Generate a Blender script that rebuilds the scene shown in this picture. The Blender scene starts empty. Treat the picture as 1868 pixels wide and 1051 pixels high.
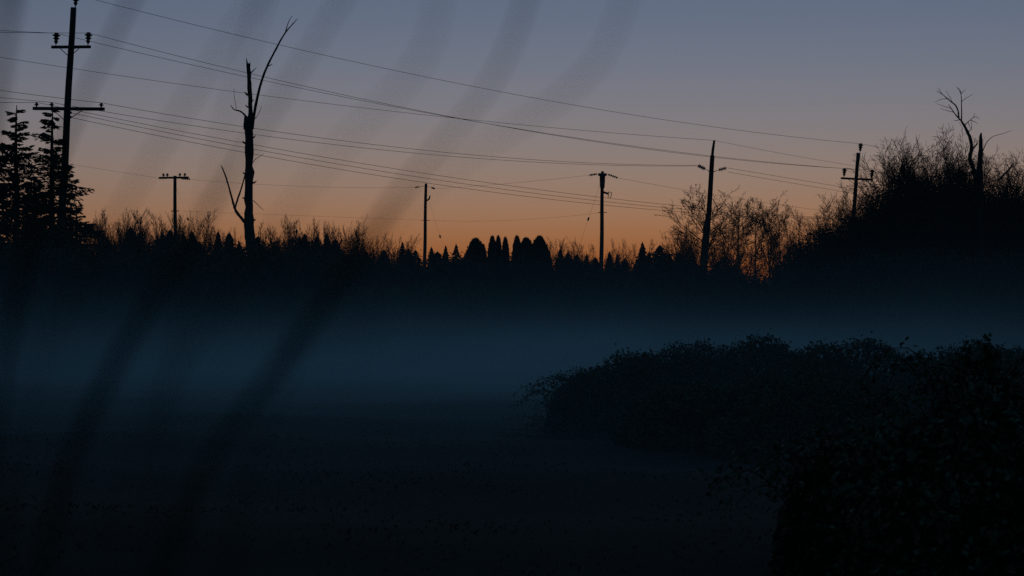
import bpy, math, random
import numpy as np
from mathutils import Vector, Matrix, Quaternion

scene = bpy.context.scene
C = scene.collection

# ------------------------------------------------------------------ camera
F_PX = 3632.0                       # focal length in photograph pixels (70 mm on a 36 mm sensor)
EYE = 2.0                           # eye height above the field
HORIZON = 575.0
PITCH = math.atan((HORIZON - 525.5) / F_PX)
cam_data = bpy.data.cameras.new('camera')
cam = bpy.data.objects.new('camera', cam_data)
C.objects.link(cam)
scene.camera = cam
cam.location = (0, 0, EYE)
cam.rotation_euler = (math.pi / 2 + PITCH, 0, 0)
cam_data.lens = 70.0
cam_data.sensor_width = 36.0
cam_data.clip_start = 0.05
cam_data.clip_end = 4000
cam_data.dof.use_dof = True
cam_data.dof.focus_distance = 95.0
cam_data.dof.aperture_fstop = 6.0

# ------------------------------------------------------------------ sky: afterglow, the sun is already below the horizon
world = bpy.data.worlds.new('World')
scene.world = world
world.use_nodes = True
wn = world.node_tree
sky = wn.nodes.new('ShaderNodeTexSky')
sky.sky_type = 'NISHITA'
sky.sun_disc = False
sky.sun_elevation = math.radians(-6.0)
sky.sun_rotation = math.radians(4.0)
sky.air_density = 1.0
sky.dust_density = 1.2
sky.ozone_density = 2.0
tint = wn.nodes.new('ShaderNodeMix')
tint.data_type = 'RGBA'
tint.blend_type = 'MULTIPLY'
tint.inputs['Factor'].default_value = 1.0
tint.inputs['B'].default_value = (1.0, 0.615, 0.475, 1)      # white balance of the evening air
wn.links.new(sky.outputs['Color'], tint.inputs['A'])
glow = wn.nodes.new('ShaderNodeMix')                         # even blue twilight scattered many times, which the sky model leaves out
glow.data_type = 'RGBA'
glow.blend_type = 'ADD'
glow.inputs['B'].default_value = (0.0013, 0.0044, 0.0078, 1)
# seen through the air in between: exp(-0.1 / sin(elevation))
tcw = wn.nodes.new('ShaderNodeTexCoord')
sepw = wn.nodes.new('ShaderNodeSeparateXYZ')
wn.links.new(tcw.outputs['Generated'], sepw.inputs[0])
mx = wn.nodes.new('ShaderNodeMath'); mx.operation = 'MAXIMUM'; mx.inputs[1].default_value = 0.005
wn.links.new(sepw.outputs['Z'], mx.inputs[0])
dv = wn.nodes.new('ShaderNodeMath'); dv.operation = 'DIVIDE'; dv.inputs[0].default_value = -0.1
wn.links.new(mx.outputs[0], dv.inputs[1])
ex_ = wn.nodes.new('ShaderNodeMath'); ex_.operation = 'EXPONENT'
wn.links.new(dv.outputs[0], ex_.inputs[0])
wn.links.new(ex_.outputs[0], glow.inputs['Factor'])
wn.links.new(tint.outputs['Result'], glow.inputs['A'])
bg = wn.nodes['Background']
wn.links.new(glow.outputs['Result'], bg.inputs['Color'])
bg.inputs['Strength'].default_value = 11.4

vs = scene.view_settings
vs.view_transform = 'Standard'
vs.look = 'None'
vs.exposure = 0.0
vs.gamma = 1.0
vs.use_curve_mapping = False
scene.render.engine = 'CYCLES'
cy = scene.cycles
cy.use_denoising = False
cy.max_bounces = 4
cy.diffuse_bounces = 2
cy.glossy_bounces = 1
cy.transparent_max_bounces = 8
cy.volume_bounces = 2
cy.volume_step_rate = 1.0
cy.volume_max_steps = 128

# ------------------------------------------------------------------ helpers
rng = np.random.default_rng(7)
random.seed(7)
FWD = Vector((0, math.cos(PITCH), math.sin(PITCH)))
UPV = Vector((0, -math.sin(PITCH), math.cos(PITCH)))


def at(px, py, d):
    """the place that lies d metres into the scene behind a point of the photograph"""
    v = FWD + Vector(((px - 934) / F_PX, 0, 0)) + UPV * (-(py - 525.5) / F_PX)
    return Vector((0, 0, EYE)) + v * (d / v.y)


def proj(p):
    q = Vector(p) - Vector((0, 0, EYE))
    w = q.dot(FWD)
    return 934 + F_PX * q.x / w, 525.5 - F_PX * q.dot(UPV) / w


def sm(a, b, x):
    t = np.clip((x - a) / (b - a), 0, 1)
    return t * t * (3 - 2 * t)


def gz(x, y):
    """height of the ground"""
    x = np.asarray(x, float)
    y = np.asarray(y, float)
    near = 0.38 * (1 - sm(6, 36, y + 2 * np.sin(x * .11)))
    road = 1.0 * sm(70, 96, y - 0.35 * x)
    far = 0.6 * sm(90, 320, y)
    wob = 0.05 * np.sin(x * .7 + 1.3 * np.sin(y * .31)) + 0.04 * np.sin(y * .9 + x * .23)
    return near + road + far + wob * np.clip(1.2 - y / 200, 0.2, 1)


def link(name, me, parent=None):
    o = bpy.data.objects.new(name, me)
    C.objects.link(o)
    if parent is not None:
        o.parent = parent
    return o


def thing(name, label, cat, loc, group=None):
    o = bpy.data.objects.new(name, None)
    C.objects.link(o)
    o.empty_display_size = 0.3
    o.location = loc
    o['label'] = label
    o['category'] = cat
    if group:
        o['group'] = group
    return o


class MB:
    """collects vertices and faces, then makes one mesh"""

    def __init__(self):
        self.v, self.f3, self.f4, self.n = [], [], [], 0

    def add(self, v, f3=None, f4=None):
        v = np.asarray(v, np.float32).reshape(-1, 3)
        if f3 is not None and len(f3):
            self.f3.append(np.asarray(f3, np.int64) + self.n)
        if f4 is not None and len(f4):
            self.f4.append(np.asarray(f4, np.int64) + self.n)
        self.v.append(v)
        self.n += len(v)

    # a tube along a polyline
    def tube(self, pts, rad, n=8, cap=True):
        P = np.asarray([tuple(p) for p in pts], float)
        R = np.broadcast_to(np.asarray(rad, float), (len(P),))
        T = np.gradient(P, axis=0)
        T /= np.linalg.norm(T, axis=1, keepdims=True) + 1e-12
        ref = np.array([0, 0, 1.]) if abs(T[0, 2]) < .9 else np.array([1., 0, 0])
        U = np.cross(T, ref)
        U /= np.linalg.norm(U, axis=1, keepdims=True) + 1e-12
        W = np.cross(T, U)
        a = np.linspace(0, 2 * np.pi, n, endpoint=False)
        ring = P[:, None] + R[:, None, None] * (np.cos(a)[None, :, None] * U[:, None] + np.sin(a)[None, :, None] * W[:, None])
        m = len(P)
        i = np.arange(m - 1)[:, None] * n
        j = np.arange(n)[None]
        k = (j + 1) % n
        f = np.stack([i + j, i + k, i + n + k, i + n + j], -1).reshape(-1, 4)
        v = ring.reshape(-1, 3)
        f3 = None
        if cap:
            v = np.vstack([v, P[:1], P[-1:]])
            j = np.arange(n)
            k = (j + 1) % n
            c0, c1 = m * n, m * n + 1
            f3 = np.vstack([np.stack([k, j, np.full(n, c0)], -1), np.stack([(m - 1) * n + j, (m - 1) * n + k, np.full(n, c1)], -1)])
        self.add(v, f3, f)

    # many short tapered twigs at once: rows of p0, p1, r0, r1
    def twigs(self, S, n=3):
        S = np.asarray(S, float)
        if not len(S):
            return
        p0, p1, r0, r1 = S[:, 0:3], S[:, 3:6], S[:, 6], S[:, 7]
        T = p1 - p0
        T /= np.linalg.norm(T, axis=1, keepdims=True) + 1e-9
        ref = np.where(np.abs(T[:, 2:3]) < .9, np.array([[0, 0, 1.]]), np.array([[1., 0, 0]]))
        U = np.cross(T, ref)
        U /= np.linalg.norm(U, axis=1, keepdims=True) + 1e-9
        W = np.cross(T, U)
        a = np.linspace(0, 2 * np.pi, n, endpoint=False)
        off = np.cos(a)[None, :, None] * U[:, None] + np.sin(a)[None, :, None] * W[:, None]
        A = p0[:, None] + off * r0[:, None, None]
        B = p1[:, None] + off * r1[:, None, None]
        v = np.concatenate([A, B], 1).reshape(-1, 3)
        i = (np.arange(len(S)) * 2 * n)[:, None]
        j = np.arange(n)[None]
        k = (j + 1) % n
        self.add(v, None, np.stack([i + j, i + k, i + n + k, i + n + j], -1).reshape(-1, 4))

    # many small leaves: centre, length, width, main direction (or None)
    def leaves(self, P, L, Wd, D=None):
        P = np.asarray(P, float)
        m = len(P)
        if not m:
            return
        if D is None:
            D = rng.normal(size=(m, 3))
        D = D / (np.linalg.norm(D, axis=1, keepdims=True) + 1e-9)
        N = rng.normal(size=(m, 3))
        S = np.cross(D, N)
        S /= np.linalg.norm(S, axis=1, keepdims=True) + 1e-9
        N = np.cross(D, S)
        L = np.broadcast_to(L, (m,))[:, None]
        Wd = np.broadcast_to(Wd, (m,))[:, None]
        v = np.stack([P - D * L * .5, P + S * Wd * .5 + N * L * .06, P + D * L * .5, P - S * Wd * .5 + N * L * .06], 1).reshape(-1, 3)
        i = np.arange(m)[:, None] * 4
        self.add(v, None, i + np.arange(4)[None])

    def box(self, c, sx, sy, sz, M=None):
        v = np.array([(x, y, z) for x in (-1, 1) for y in (-1, 1) for z in (-1, 1)], float) * np.array([sx, sy, sz]) / 2
        if M is not None:
            v = v @ np.array(M.to_3x3()).T
        self.add(v + np.array(tuple(c)), None, [(0, 1, 3, 2), (4, 6, 7, 5), (0, 4, 5, 1), (2, 3, 7, 6), (0, 2, 6, 4), (1, 5, 7, 3)])

    def lathe(self, prof, n=10, M=None, c=(0, 0, 0)):
        a = np.linspace(0, 2 * np.pi, n, endpoint=False)
        v = np.array([[(r * math.cos(t), r * math.sin(t), z) for t in a] for r, z in prof]).reshape(-1, 3)
        if M is not None:
            v = v @ np.array(M.to_3x3()).T
        v = v + np.array(tuple(c))
        m = len(prof)
        i = np.arange(m - 1)[:, None] * n
        j = np.arange(n)[None]
        k = (j + 1) % n
        self.add(v, None, np.stack([i + j, i + k, i + n + k, i + n + j], -1).reshape(-1, 4))

    def mesh(self, name, mat, smooth=False):
        me = bpy.data.meshes.new(name)
        v = np.vstack(self.v) if self.v else np.zeros((0, 3))
        f3 = np.vstack(self.f3) if self.f3 else np.zeros((0, 3), np.int64)
        f4 = np.vstack(self.f4) if self.f4 else np.zeros((0, 4), np.int64)
        me.vertices.add(len(v))
        me.vertices.foreach_set('co', v.astype(np.float32).ravel())
        loops = np.concatenate([f3.ravel(), f4.ravel()]).astype(np.int32)
        me.loops.add(len(loops))
        me.loops.foreach_set('vertex_index', loops)
        starts = np.concatenate([np.arange(len(f3)) * 3, len(f3) * 3 + np.arange(len(f4)) * 4]).astype(np.int32)
        me.polygons.add(len(starts))
        me.polygons.foreach_set('loop_start', starts)
        if smooth:
            me.polygons.foreach_set('use_smooth', np.ones(len(starts), bool))
        me.update(calc_edges=True)
        me.materials.append(mat)
        return me

    def build(self, name, mat, parent=None, smooth=False):
        return link(name, self.mesh(name, mat, smooth), parent)


def mat(name, c1, c2, scale=6.0, rough=0.9, bump=0.0, detail=5.0, spec=0.2):
    m = bpy.data.materials.new(name)
    m.use_nodes = True
    nt = m.node_tree
    b = nt.nodes['Principled BSDF']
    b.inputs['Roughness'].default_value = rough
    b.inputs['Specular IOR Level'].default_value = spec
    tc = nt.nodes.new('ShaderNodeTexCoord')
    no = nt.nodes.new('ShaderNodeTexNoise')
    no.inputs['Scale'].default_value = scale
    no.inputs['Detail'].default_value = detail
    nt.links.new(tc.outputs['Object'], no.inputs['Vector'])
    r = nt.nodes.new('ShaderNodeValToRGB')
    r.color_ramp.elements[0].position = .3
    r.color_ramp.elements[0].color = (*c1, 1)
    r.color_ramp.elements[1].position = .7
    r.color_ramp.elements[1].color = (*c2, 1)
    nt.links.new(no.outputs['Fac'], r.inputs['Fac'])
    nt.links.new(r.outputs['Color'], b.inputs['Base Color'])
    if bump:
        bp = nt.nodes.new('ShaderNodeBump')
        bp.inputs['Strength'].default_value = bump
        nt.links.new(no.outputs['Fac'], bp.inputs['Height'])
        nt.links.new(bp.outputs['Normal'], b.inputs['Normal'])
    return m


M = {
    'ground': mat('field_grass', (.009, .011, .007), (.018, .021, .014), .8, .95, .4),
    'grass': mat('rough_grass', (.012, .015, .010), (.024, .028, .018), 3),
    'reed': mat('reed', (.055, .046, .026), (.085, .07, .04), 9),
    'pole': mat('weathered_pole', (.045, .036, .03), (.085, .07, .058), 9, .9, .3),
    'arm': mat('crossarm_timber', (.05, .04, .033), (.08, .065, .055), 12, .9, .2),
    'porcelain': mat('brown_porcelain', (.035, .02, .014), (.05, .03, .02), 4, .35, spec=.5),
    'steel': mat('galvanised_steel', (.10, .10, .105), (.15, .15, .155), 20, .55, spec=.5),
    'wire': mat('wire', (.035, .035, .037), (.05, .05, .052), 10, .6),
    'bark': mat('bark', (.035, .028, .022), (.065, .054, .044), 8, .95, .4),
    'dead': mat('dead_wood', (.05, .043, .037), (.085, .074, .064), 7, .95, .4),
    'twig': mat('twigs', (.04, .03, .022), (.07, .052, .038), 5),
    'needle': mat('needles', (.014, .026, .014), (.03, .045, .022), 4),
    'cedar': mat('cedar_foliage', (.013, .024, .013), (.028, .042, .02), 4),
    'ivy': mat('ivy_leaves', (.016, .026, .012), (.035, .046, .02), 4),
    'scrub': mat('scrub', (.03, .038, .028), (.06, .068, .048), 2),
    'bramble': mat('bramble_leaves', (.04, .06, .034), (.075, .10, .055), 5, .6),
    'cane': mat('bramble_canes', (.05, .026, .022), (.08, .045, .035), 6),
}

# ------------------------------------------------------------------ ground: one sheet to the horizon
def build_ground():
    ys = np.unique(np.concatenate([np.linspace(-30, 45, 90), np.linspace(45, 130, 70), np.geomspace(130, 3000, 40)]))
    us = np.linspace(-1, 1, 130)
    us = np.sign(us) * (np.abs(us) ** 1.8)
    X = us[None, :] * np.clip(ys[:, None] * 2.2 + 90, 90, 3000)
    Y = np.broadcast_to(ys[:, None], X.shape)
    Z = gz(X, Y)
    v = np.stack([X, Y, Z], -1).reshape(-1, 3)
    n = X.shape[1]
    i = np.arange(len(ys) - 1)[:, None] * n
    j = np.arange(n - 1)[None]
    f = np.stack([i + j, i + j + 1, i + n + j + 1, i + n + j], -1).reshape(-1, 4)
    b = MB()
    b.add(v, None, f)
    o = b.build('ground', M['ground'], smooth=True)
    o['kind'] = 'structure'


build_ground()

# ------------------------------------------------------------------ utility poles
PIN_PROFILE = [(.0, -.02), (.05, -.02), (.055, .03), (.085, .05), (.09, .075), (.06, .10), (.07, .15), (.125, .175), (.13, .20), (.075, .225),
               (.08, .27), (.155, .295), (.16, .325), (.10, .35), (.075, .37), (.085, .40), (.06, .42), (.0, .425)]
SMALL_PROFILE = [(.0, -.01), (.035, -.01), (.04, .04), (.09, .05), (.095, .075), (.05, .10), (.045, .14), (.055, .16), (.0, .165)]
STRAIN_PROFILE = [(.0, 0), (.03, .0)] + [q for k in range(5) for q in ((.03, .04 + k * .1), (.10, .07 + k * .1), (.10, .09 + k * .1), (.03, .11 + k * .1))] + [(.0, .56)]


class Pole:
    """an upright built in its own frame: x to the right of the picture, z up, then leaned and set down"""

    def __init__(self, label, top_px, low_px, d, r_top, r_low, yaw, lean, group='wooden utility poles across the field'):
        self.d = d
        T = at(top_px[0], top_px[1], d)
        L = at(low_px[0], low_px[1], d)
        dirn = (T - L).normalized()
        base_z = float(gz(L.x, d)) - .2
        t = (T.z - base_z) / dirn.z
        B = T - dirn * t
        self.B, self.T, self.dirn, self.h = B, T, dirn, t
        self.e = thing('utility_pole', label, 'utility pole', B, group)
        ang = math.atan2(dirn.x, dirn.z)
        self.R = Matrix.Rotation(ang, 4, 'Y') @ Matrix.Rotation(yaw, 4, 'Z')
        self.e.rotation_euler = self.R.to_euler()
        self.rt, self.rl = r_top, r_low
        b = MB()
        zs = np.linspace(0, t, 14)
        rr = r_low + (r_top - r_low) * zs / t
        b.tube([(0.015 * math.sin(z * 1.1), 0.012 * math.cos(z * .8), z) for z in zs], rr, 14)
        b.build('pole', M['pole'], self.e, smooth=False)
        self.S = F_PX / d                                           # photograph pixels per metre there

    def h_at(self, py):                                             # height along the pole seen at that row
        P = at(934, py, self.d)
        return (P.z - self.B.z) / self.dirn.z

    def w(self, p):
        return self.B + (self.R @ Vector(p))

    def arm(self, z, x0, x1, th=.11, tilt=0.0, braces=()):
        b = MB()
        yo = -(self.rt + (self.rl - self.rt) * (1 - z / self.h)) - th * .45
        cx = (x0 + x1) / 2
        b.box((cx, yo, z + cx * tilt), x1 - x0, th * .9, th, Matrix.Rotation(-math.atan(tilt), 4, 'Y'))
        a = b.build('crossarm', M['arm'], self.e)
        for xa, dz in braces:
            q = MB()
            q.tube([(xa, yo - .05, z - th * .4), (math.copysign(.05, xa), yo + .02, z - dz)], .017, 5)
            q.build('brace', M['steel'], self.e)
        q = MB()
        q.tube([(0, yo - .1, z), (0, yo + .45, z)], .018, 6)
        q.build('through_bolt', M['steel'], a)
        return yo

    def pin(self, x, z, yo, small=False, stem=.10, k=1.0):
        prof = [(r * k, h * k) for r, h in (SMALL_PROFILE if small else PIN_PROFILE)]
        b = MB()
        b.lathe(prof, 12, c=(x, yo, z + stem))
        o = b.build('insulator', M['porcelain'], self.e, smooth=False)
        q = MB()
        q.tube([(x, yo, z - .05), (x, yo, z + stem + .05)], .018, 6)
        q.build('pin', M['steel'], o)
        return self.w((x, yo, z + stem + prof[-1][1] * .93))

    def strain(self, p0, p1, gap=.12, k=1.0):
        """a strain insulator from p0 towards p1 (pole frame); returns the wire end"""
        p0, p1 = Vector(p0), Vector(p1)
        u = (p1 - p0).normalized()
        L = (p1 - p0).length
        q = u.to_track_quat('Z', 'Y').to_matrix().to_4x4()
        s = (L - gap) / .56
        b = MB()
        b.lathe([(r * k, h * s) for r, h in STRAIN_PROFILE], 10, q, p0 + u * gap)
        o = b.build('strain_insulator', M['porcelain'], self.e)
        t = MB()
        t.tube([p0, p0 + u * (gap + .03)], .014, 5)
        t.build('link', M['steel'], o)
        return self.w(p1)

    def guy(self, z, foot, marks):
        """a stay wire with small stay insulators on it"""
        b = MB()
        p0, p1 = Vector((0, 0, z)), Vector(foot)
        b.tube([p0.lerp(p1, t) for t in np.linspace(0, 1, 6)], .006, 4)
        g = b.build('stay_wire', M['wire'], self.e)
        for m in marks:
            q = MB()
            c = p0.lerp(p1, m)
            u = (p1 - p0).to_track_quat('Z', 'Y').to_matrix().to_4x4()
            q.lathe([(0, -.14), (.06, -.12), (.085, -.06), (.05, 0), (.085, .06), (.06, .12), (0, .14)], 8, u, c)
            q.build('stay_insulator', M['porcelain'], g)


YAW = math.radians(-24)
CY = math.cos(YAW)
# the tall pole on the left
PL = Pole('tall leaning wooden pole with two crossarms in front of the spruces on the left', (134, 14), (112, 400), 79, .115, .175, YAW, 0)
s = PL.S * CY
zu, zl = PL.h_at(87), PL.h_at(199.5)
yo = PL.arm(zu, -34 / s, 44 / s, .11, .0, ((-16 / s, .32), (24 / s, .40)))
L_ul = PL.pin(-26 / s, zu + .055, yo)
L_ur = PL.pin(39 / s, zu + .055, yo)
b_ = MB(); b_.tube([(.13, -.05, PL.h - .55), (.13, -.05, PL.h + .1)], .02, 6); b_.build('ridge_pin', M['steel'], PL.e)
L_top = PL.pin(.13, PL.h, -.05, stem=.10)
yo = PL.arm(zl, -64 / s, 79 / s, .125, .0, ((-22 / s, .42), (38 / s, .50)))
L_l1 = PL.pin(-58 / s, zl + .06, yo, True, .03)
L_l2 = PL.pin(-27 / s, zl + .06, yo, True, .03)
L_l3 = PL.pin(73 / s, zl + .06, yo, True, .03)
L_b1 = PL.w((.17, -.1, zl - .14))
L_b2 = PL.w((.17, -.1, zl - .32))
for zz in (zl - .14, zl - .32):
    b_ = MB(); b_.lathe(SMALL_PROFILE, 8, Matrix.Rotation(math.pi / 2, 4, 'Y'), (.1, -.1, zz)); b_.build('spool_insulator', M['porcelain'], PL.e)
# the similar pole at the edge of the thicket on the right
PR = Pole('leaning pole with one crossarm and three insulators rising from the thicket on the right', (1566, 279), (1556, 399), 112, .095, .15, YAW, 0)
s = PR.S * CY
zu = PR.h_at(327)
yo = PR.arm(zu, -25 / s, 29 / s, .11, .0, ((-12 / s, .30), (15 / s, .34)))
R_ul = PR.pin(-20 / s, zu + .055, yo)
R_ur = PR.pin(27 / s, zu + .055, yo)
b_ = MB(); b_.tube([(.10, -.05, PR.h - .55), (.10, -.05, PR.h + .1)], .02, 6); b_.build('ridge_pin', M['steel'], PR.e)
R_top = PR.pin(.10, PR.h, -.05, stem=.12)
zl = PR.h_at(408)
yo = PR.arm(zl, -.55, .55, .11)
R_l1 = PR.pin(-.45, zl + .06, yo, True, .03)
R_l2 = PR.pin(.28, zl + .06, yo, True, .03)
R_l3 = PR.pin(.45, zl + .06, yo, True, .03)
# the pole with two strain insulators
PS = Pole('leaning pole with a thin extension on top and a dark strain insulator on either side', (1300, 284), (1286, 480), 108, .12, .19, 0, 0)
b_ = MB(); b_.tube([(-.05, -.14, PS.h - .7), (-.02, -.14, PS.h + .35), (.02, -.13, PS.h + .82)], [.085, .075, .06], 8); b_.build('pole_extension', M['pole'], PS.e)
S_top = PS.w((.02, -.13, PS.h + .82))
z0 = PS.h_at(312)
z1 = PS.h_at(304.5)
S_l = PS.strain((-.10, -.1, z0 - .03), (-27 / PS.S, -.3, z1), gap=.28, k=1.05)
S_r = PS.strain((.10, -.1, z0 - .03), (27 / PS.S, -.1, z1), gap=.28, k=1.05)
b_ = MB(); b_.tube([(-.2, -.1, z0 - .03), (.2, -.1, z0 - .03)], .022, 6); b_.build('eye_bolt', M['steel'], PS.e)
# far pole with one crossarm and small insulators, left
PA = Pole('distant short-armed pole with a row of tiny insulators, left of the dead tree', (319, 321), (320, 430), 165, .13, .19, 0, 0)
z0 = PA.h_at(324.5)
yo = PA.arm(z0, -27 / PA.S, 26 / PA.S, .16)
A_pts = [PA.pin(k / PA.S, z0 + .06, yo, True, .06, 1.5) for k in (-20, -13, 10, 19)]
A_l = PA.strain((-.5, yo, z0 - .05), (-30 / PA.S, yo - .1, z0 - .02))
A_r = PA.strain((.4, yo, z0 - .06), (30 / PA.S, yo - .1, z0 - .16))
PA.guy(z0 - .5, (3.4, 6.0, 0), (.24,))
A_low = PA.w((0, -.2, PA.h_at(385)))
b_ = MB(); b_.tube([(-.32, -.1, PA.h_at(385)), (.32, -.1, PA.h_at(385))], .04, 6); b_.build('cable_bracket', M['steel'], PA.e)
# far pole without an arm
PB = Pole('distant armless pole with two small strain insulators just below its top', (777, 335), (775, 450), 165, .115, .18, 0, 0)
z0 = PB.h_at(340.5)
B_l = PB.strain((-.11, -.05, z0 + .03), (-20 / PB.S, -.2, z0 - .1), gap=.45, k=.9)
B_r = PB.strain((.11, -.05, z0 + .03), (17 / PB.S, -.2, z0 - .18), gap=.38, k=.9)
b_ = MB(); b_.tube([(.1, -.1, PB.h_at(366)), (.3, -.16, PB.h_at(363)), (.36, -.16, PB.h_at(357))], [.07, .07, .05], 7); b_.build('cutout_switch', M['porcelain'], PB.e)
b_ = MB(); b_.tube([(-.3, -.1, PB.h_at(402)), (.36, -.1, PB.h_at(402))], .03, 6); b_.build('cable_bracket', M['steel'], PB.e)
PB.guy(z0 - .3, (3.6, 5.0, 0), (.33,))
B_low = PB.w((0, -.2, PB.h_at(402)))
# far pole with two drooping arms
PC = Pole('distant pole with two drooping strain insulators spread like a T at its top', (1099, 315), (1097, 480), 150, .125, .19, 0, 0)
z0 = PC.h_at(316)
b_ = MB(); b_.lathe([(0, -1.0), (.17, -1.0), (.2, -.6), (.21, -.1), (.33, -.08), (.33, .1), (.12, .12), (.1, .26), (0, .27)], 10, c=(0, 0, z0 - .12)); b_.build('pole_cap', M['steel'], PC.e)
C_l = PC.strain((-.3, -.1, z0 - .06), (-25 / PC.S, -.2, PC.h_at(320.5)), gap=.1)
C_r = PC.strain((.3, -.1, z0 - .06), (29 / PC.S, -.2, PC.h_at(325)), gap=.1)
b_ = MB()
b_.tube([(.1, -.1, PC.h_at(351)), (.45, -.15, PC.h_at(353.5))], .08, 7)
b_.tube([(.48, -.15, PC.h_at(350)), (.44, -.15, PC.h_at(360)), (.62, -.15, PC.h_at(361)), (.72, -.15, PC.h_at(352)), (.5, -.15, PC.h_at(350))], .03, 5)
b_.build('cutout_switch', M['porcelain'], PC.e)
b_ = MB(); b_.tube([(-.3, -.1, PC.h_at(388)), (.36, -.1, PC.h_at(388))], .03, 6); b_.build('cable_bracket', M['steel'], PC.e)
PC.guy(z0 - .3, (-3.8, -4.0, 0), (.28,))
C_low = PC.w((0, -.2, PC.h_at(388)))


# ------------------------------------------------------------------ wires: each one hangs between its own supports
def wire(P0, P1, via, label, r=.009, n=28):
    P0, P1 = Vector(P0), Vector(P1)
    sag = .3
    if via is not None:
        ts = np.linspace(.02, .98, 400)
        xs = [proj(P0.lerp(P1, t))[0] for t in ts]
        t = ts[int(np.argmin(np.abs(np.array(xs) - via[0])))]
        Q = P0.lerp(P1, t)
        z = at(via[0], via[1], Q.y).z
        sag = max(0.0, (Q.z - z) / (4 * t * (1 - t)))
    pts = []
    for t in np.linspace(0, 1, n):
        p = P0.lerp(P1, t)
        pts.append((p.x, p.y, p.z - sag * 4 * t * (1 - t)))
    o = P0.copy()
    b = MB()
    b.tube([Vector(p) - o for p in pts], r, 5)
    w = b.build('power_line', M['wire'])
    w.location = o
    w['label'] = label
    w['category'] = 'power line'
    w['group'] = 'overhead wires'
    return sag


wire(L_top, R_top, (850, 155), 'topmost wire from the tall left pole down to the top of the right pole')
wire(L_ul, R_ul, (600, 172), 'wire from the left insulator of the upper crossarm, the lower of the close pair')
wire(L_ur, R_ur, (600, 167), 'wire from the right insulator of the upper crossarm, the upper of the close pair')
wire(at(-700, -20, 84), S_top, (447, 170), 'wire passing behind the tall left pole between its crossarms to the pole with strain insulators')
wire(L_l3, S_l, (600, 253.5), 'wire from the right end of the lower crossarm to the left strain insulator')
wire(L_l2, S_l + Vector((0, .05, -.03)), (600, 263), 'wire from the middle insulator of the lower crossarm to the left strain insulator')
wire(L_l1, R_l1, (700, 304.5), 'wire from the lower crossarm, highest of three running low to the thicket')
wire(L_b1, R_l2, (700, 313), 'thin wire below the lower crossarm, middle of three running low to the thicket')
wire(L_b2, R_l3, (700, 322), 'thin wire below the lower crossarm, lowest of three running low to the thicket')
wire(at(-700, -22, 62), L_top, (60, -8), 'wire reaching the top insulator of the tall left pole from the left', .0075)
wire(at(-700, 22, 62), L_ul, (0, 56), 'wire reaching the left upper insulator of the tall left pole from the left edge')
wire(at(-700, 20, 64), L_ur, (60, 60), 'wire reaching the right upper insulator of the tall left pole from the left edge')
wire(at(-700, 130, 62), L_l1, (0, 187), 'lowest wire between the left edge and the lower crossarm')
wire(at(-700, 105, 62), L_l2, (0, 178), 'middle wire between the left edge and the lower crossarm')
wire(at(-700, 40, 64), L_l3, (0, 165), 'highest wire between the left edge and the lower crossarm')
wire(S_top, at(1700, 322, 128), (1430, 281), 'wire from the top of the strain insulator pole falling right behind the right pole', .0075)
wire(S_r, at(1600, 352, 120), (1450, 327), 'upper faint wire from the right strain insulator towards the thicket', .009)
wire(PS.w((.12, -.1, z1 - .0)) if False else S_r + Vector((.05, .1, -.22)), at(1600, 360, 120), (1450, 335), 'lower faint wire from the right strain insulator towards the thicket', .009)
wire(R_top, at(1990, 302, 150), (1640, 276), 'wire leaving the top of the right pole over the thicket')
wire(R_ul, at(1980, 350, 150), (1640, 320), 'wire leaving the left insulator of the right pole over the thicket')
wire(R_ur, at(1990, 352, 150), (1640, 322), 'wire leaving the right insulator of the right pole over the thicket')
wire(at(-200, 245, 150), A_l, (130, 300), 'faint wire reaching the distant short-armed pole from behind the spruces', .0075)
wire(A_r, B_l, (550, 340), 'faint level wire from the short-armed pole to the distant armless pole', .0075)
wire(B_r, C_l, (900, 337), 'faint wire from the distant armless pole to the T-topped pole', .0075)
wire(C_r, at(1560, 392, 170), (1200, 338), 'faint wire falling right from the T-topped pole', .009)
wire(A_low, B_low, (560, 394), 'faint low cable just above the far trees, left of the armless pole', .006)
wire(B_low, C_low, (930, 402), 'faint low cable just above the cedars, right of the armless pole', .006)


# ------------------------------------------------------------------ bare trees
def grow(segs, p, d, L, r, lev, prm, rnd):
    """one branch and everything on it; appends p0 p1 r0 r1 rows to segs[lev]"""
    n = prm['n'][lev]
    st = L / n
    tr = prm['taper']
    up = prm['up'][lev]
    wig = prm['wig'][lev]
    last = lev == len(prm['n']) - 1
    ch = 0 if last else prm['kids'][lev]
    bare = 1.0 if last else prm['bare'][lev]
    per = ch / max(1, n * (1 - bare))
    acc = rnd.random()
    for i in range(n):
        d = (d + Vector((rnd.gauss(0, wig), rnd.gauss(0, wig), rnd.gauss(0, wig) + up))).normalized()
        q = p + d * st
        r0 = r * (1 - i / n * tr)
        r1 = r * (1 - (i + 1) / n * tr)
        segs[lev].append((p.x, p.y, p.z, q.x, q.y, q.z, r0, r1))
        if not last and i / n >= bare:
            acc += per
            while acc >= 1:
                acc -= 1
                side = Vector((rnd.gauss(0, 1), rnd.gauss(0, 1), rnd.gauss(0, .4)))
                side = (side - d * side.dot(d)).normalized()
                a = math.radians(rnd.uniform(*prm['ang'][lev]))
                nd = d * math.cos(a) + side * math.sin(a)
                t = rnd.random()
                k = 1 - (i / n) * prm['short']
                grow(segs, p.lerp(q, t), nd, L * prm['len'][lev] * k * rnd.uniform(.6, 1.15), r0 * prm['rad'], lev + 1, prm, rnd)
        p = q
    return p


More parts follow.
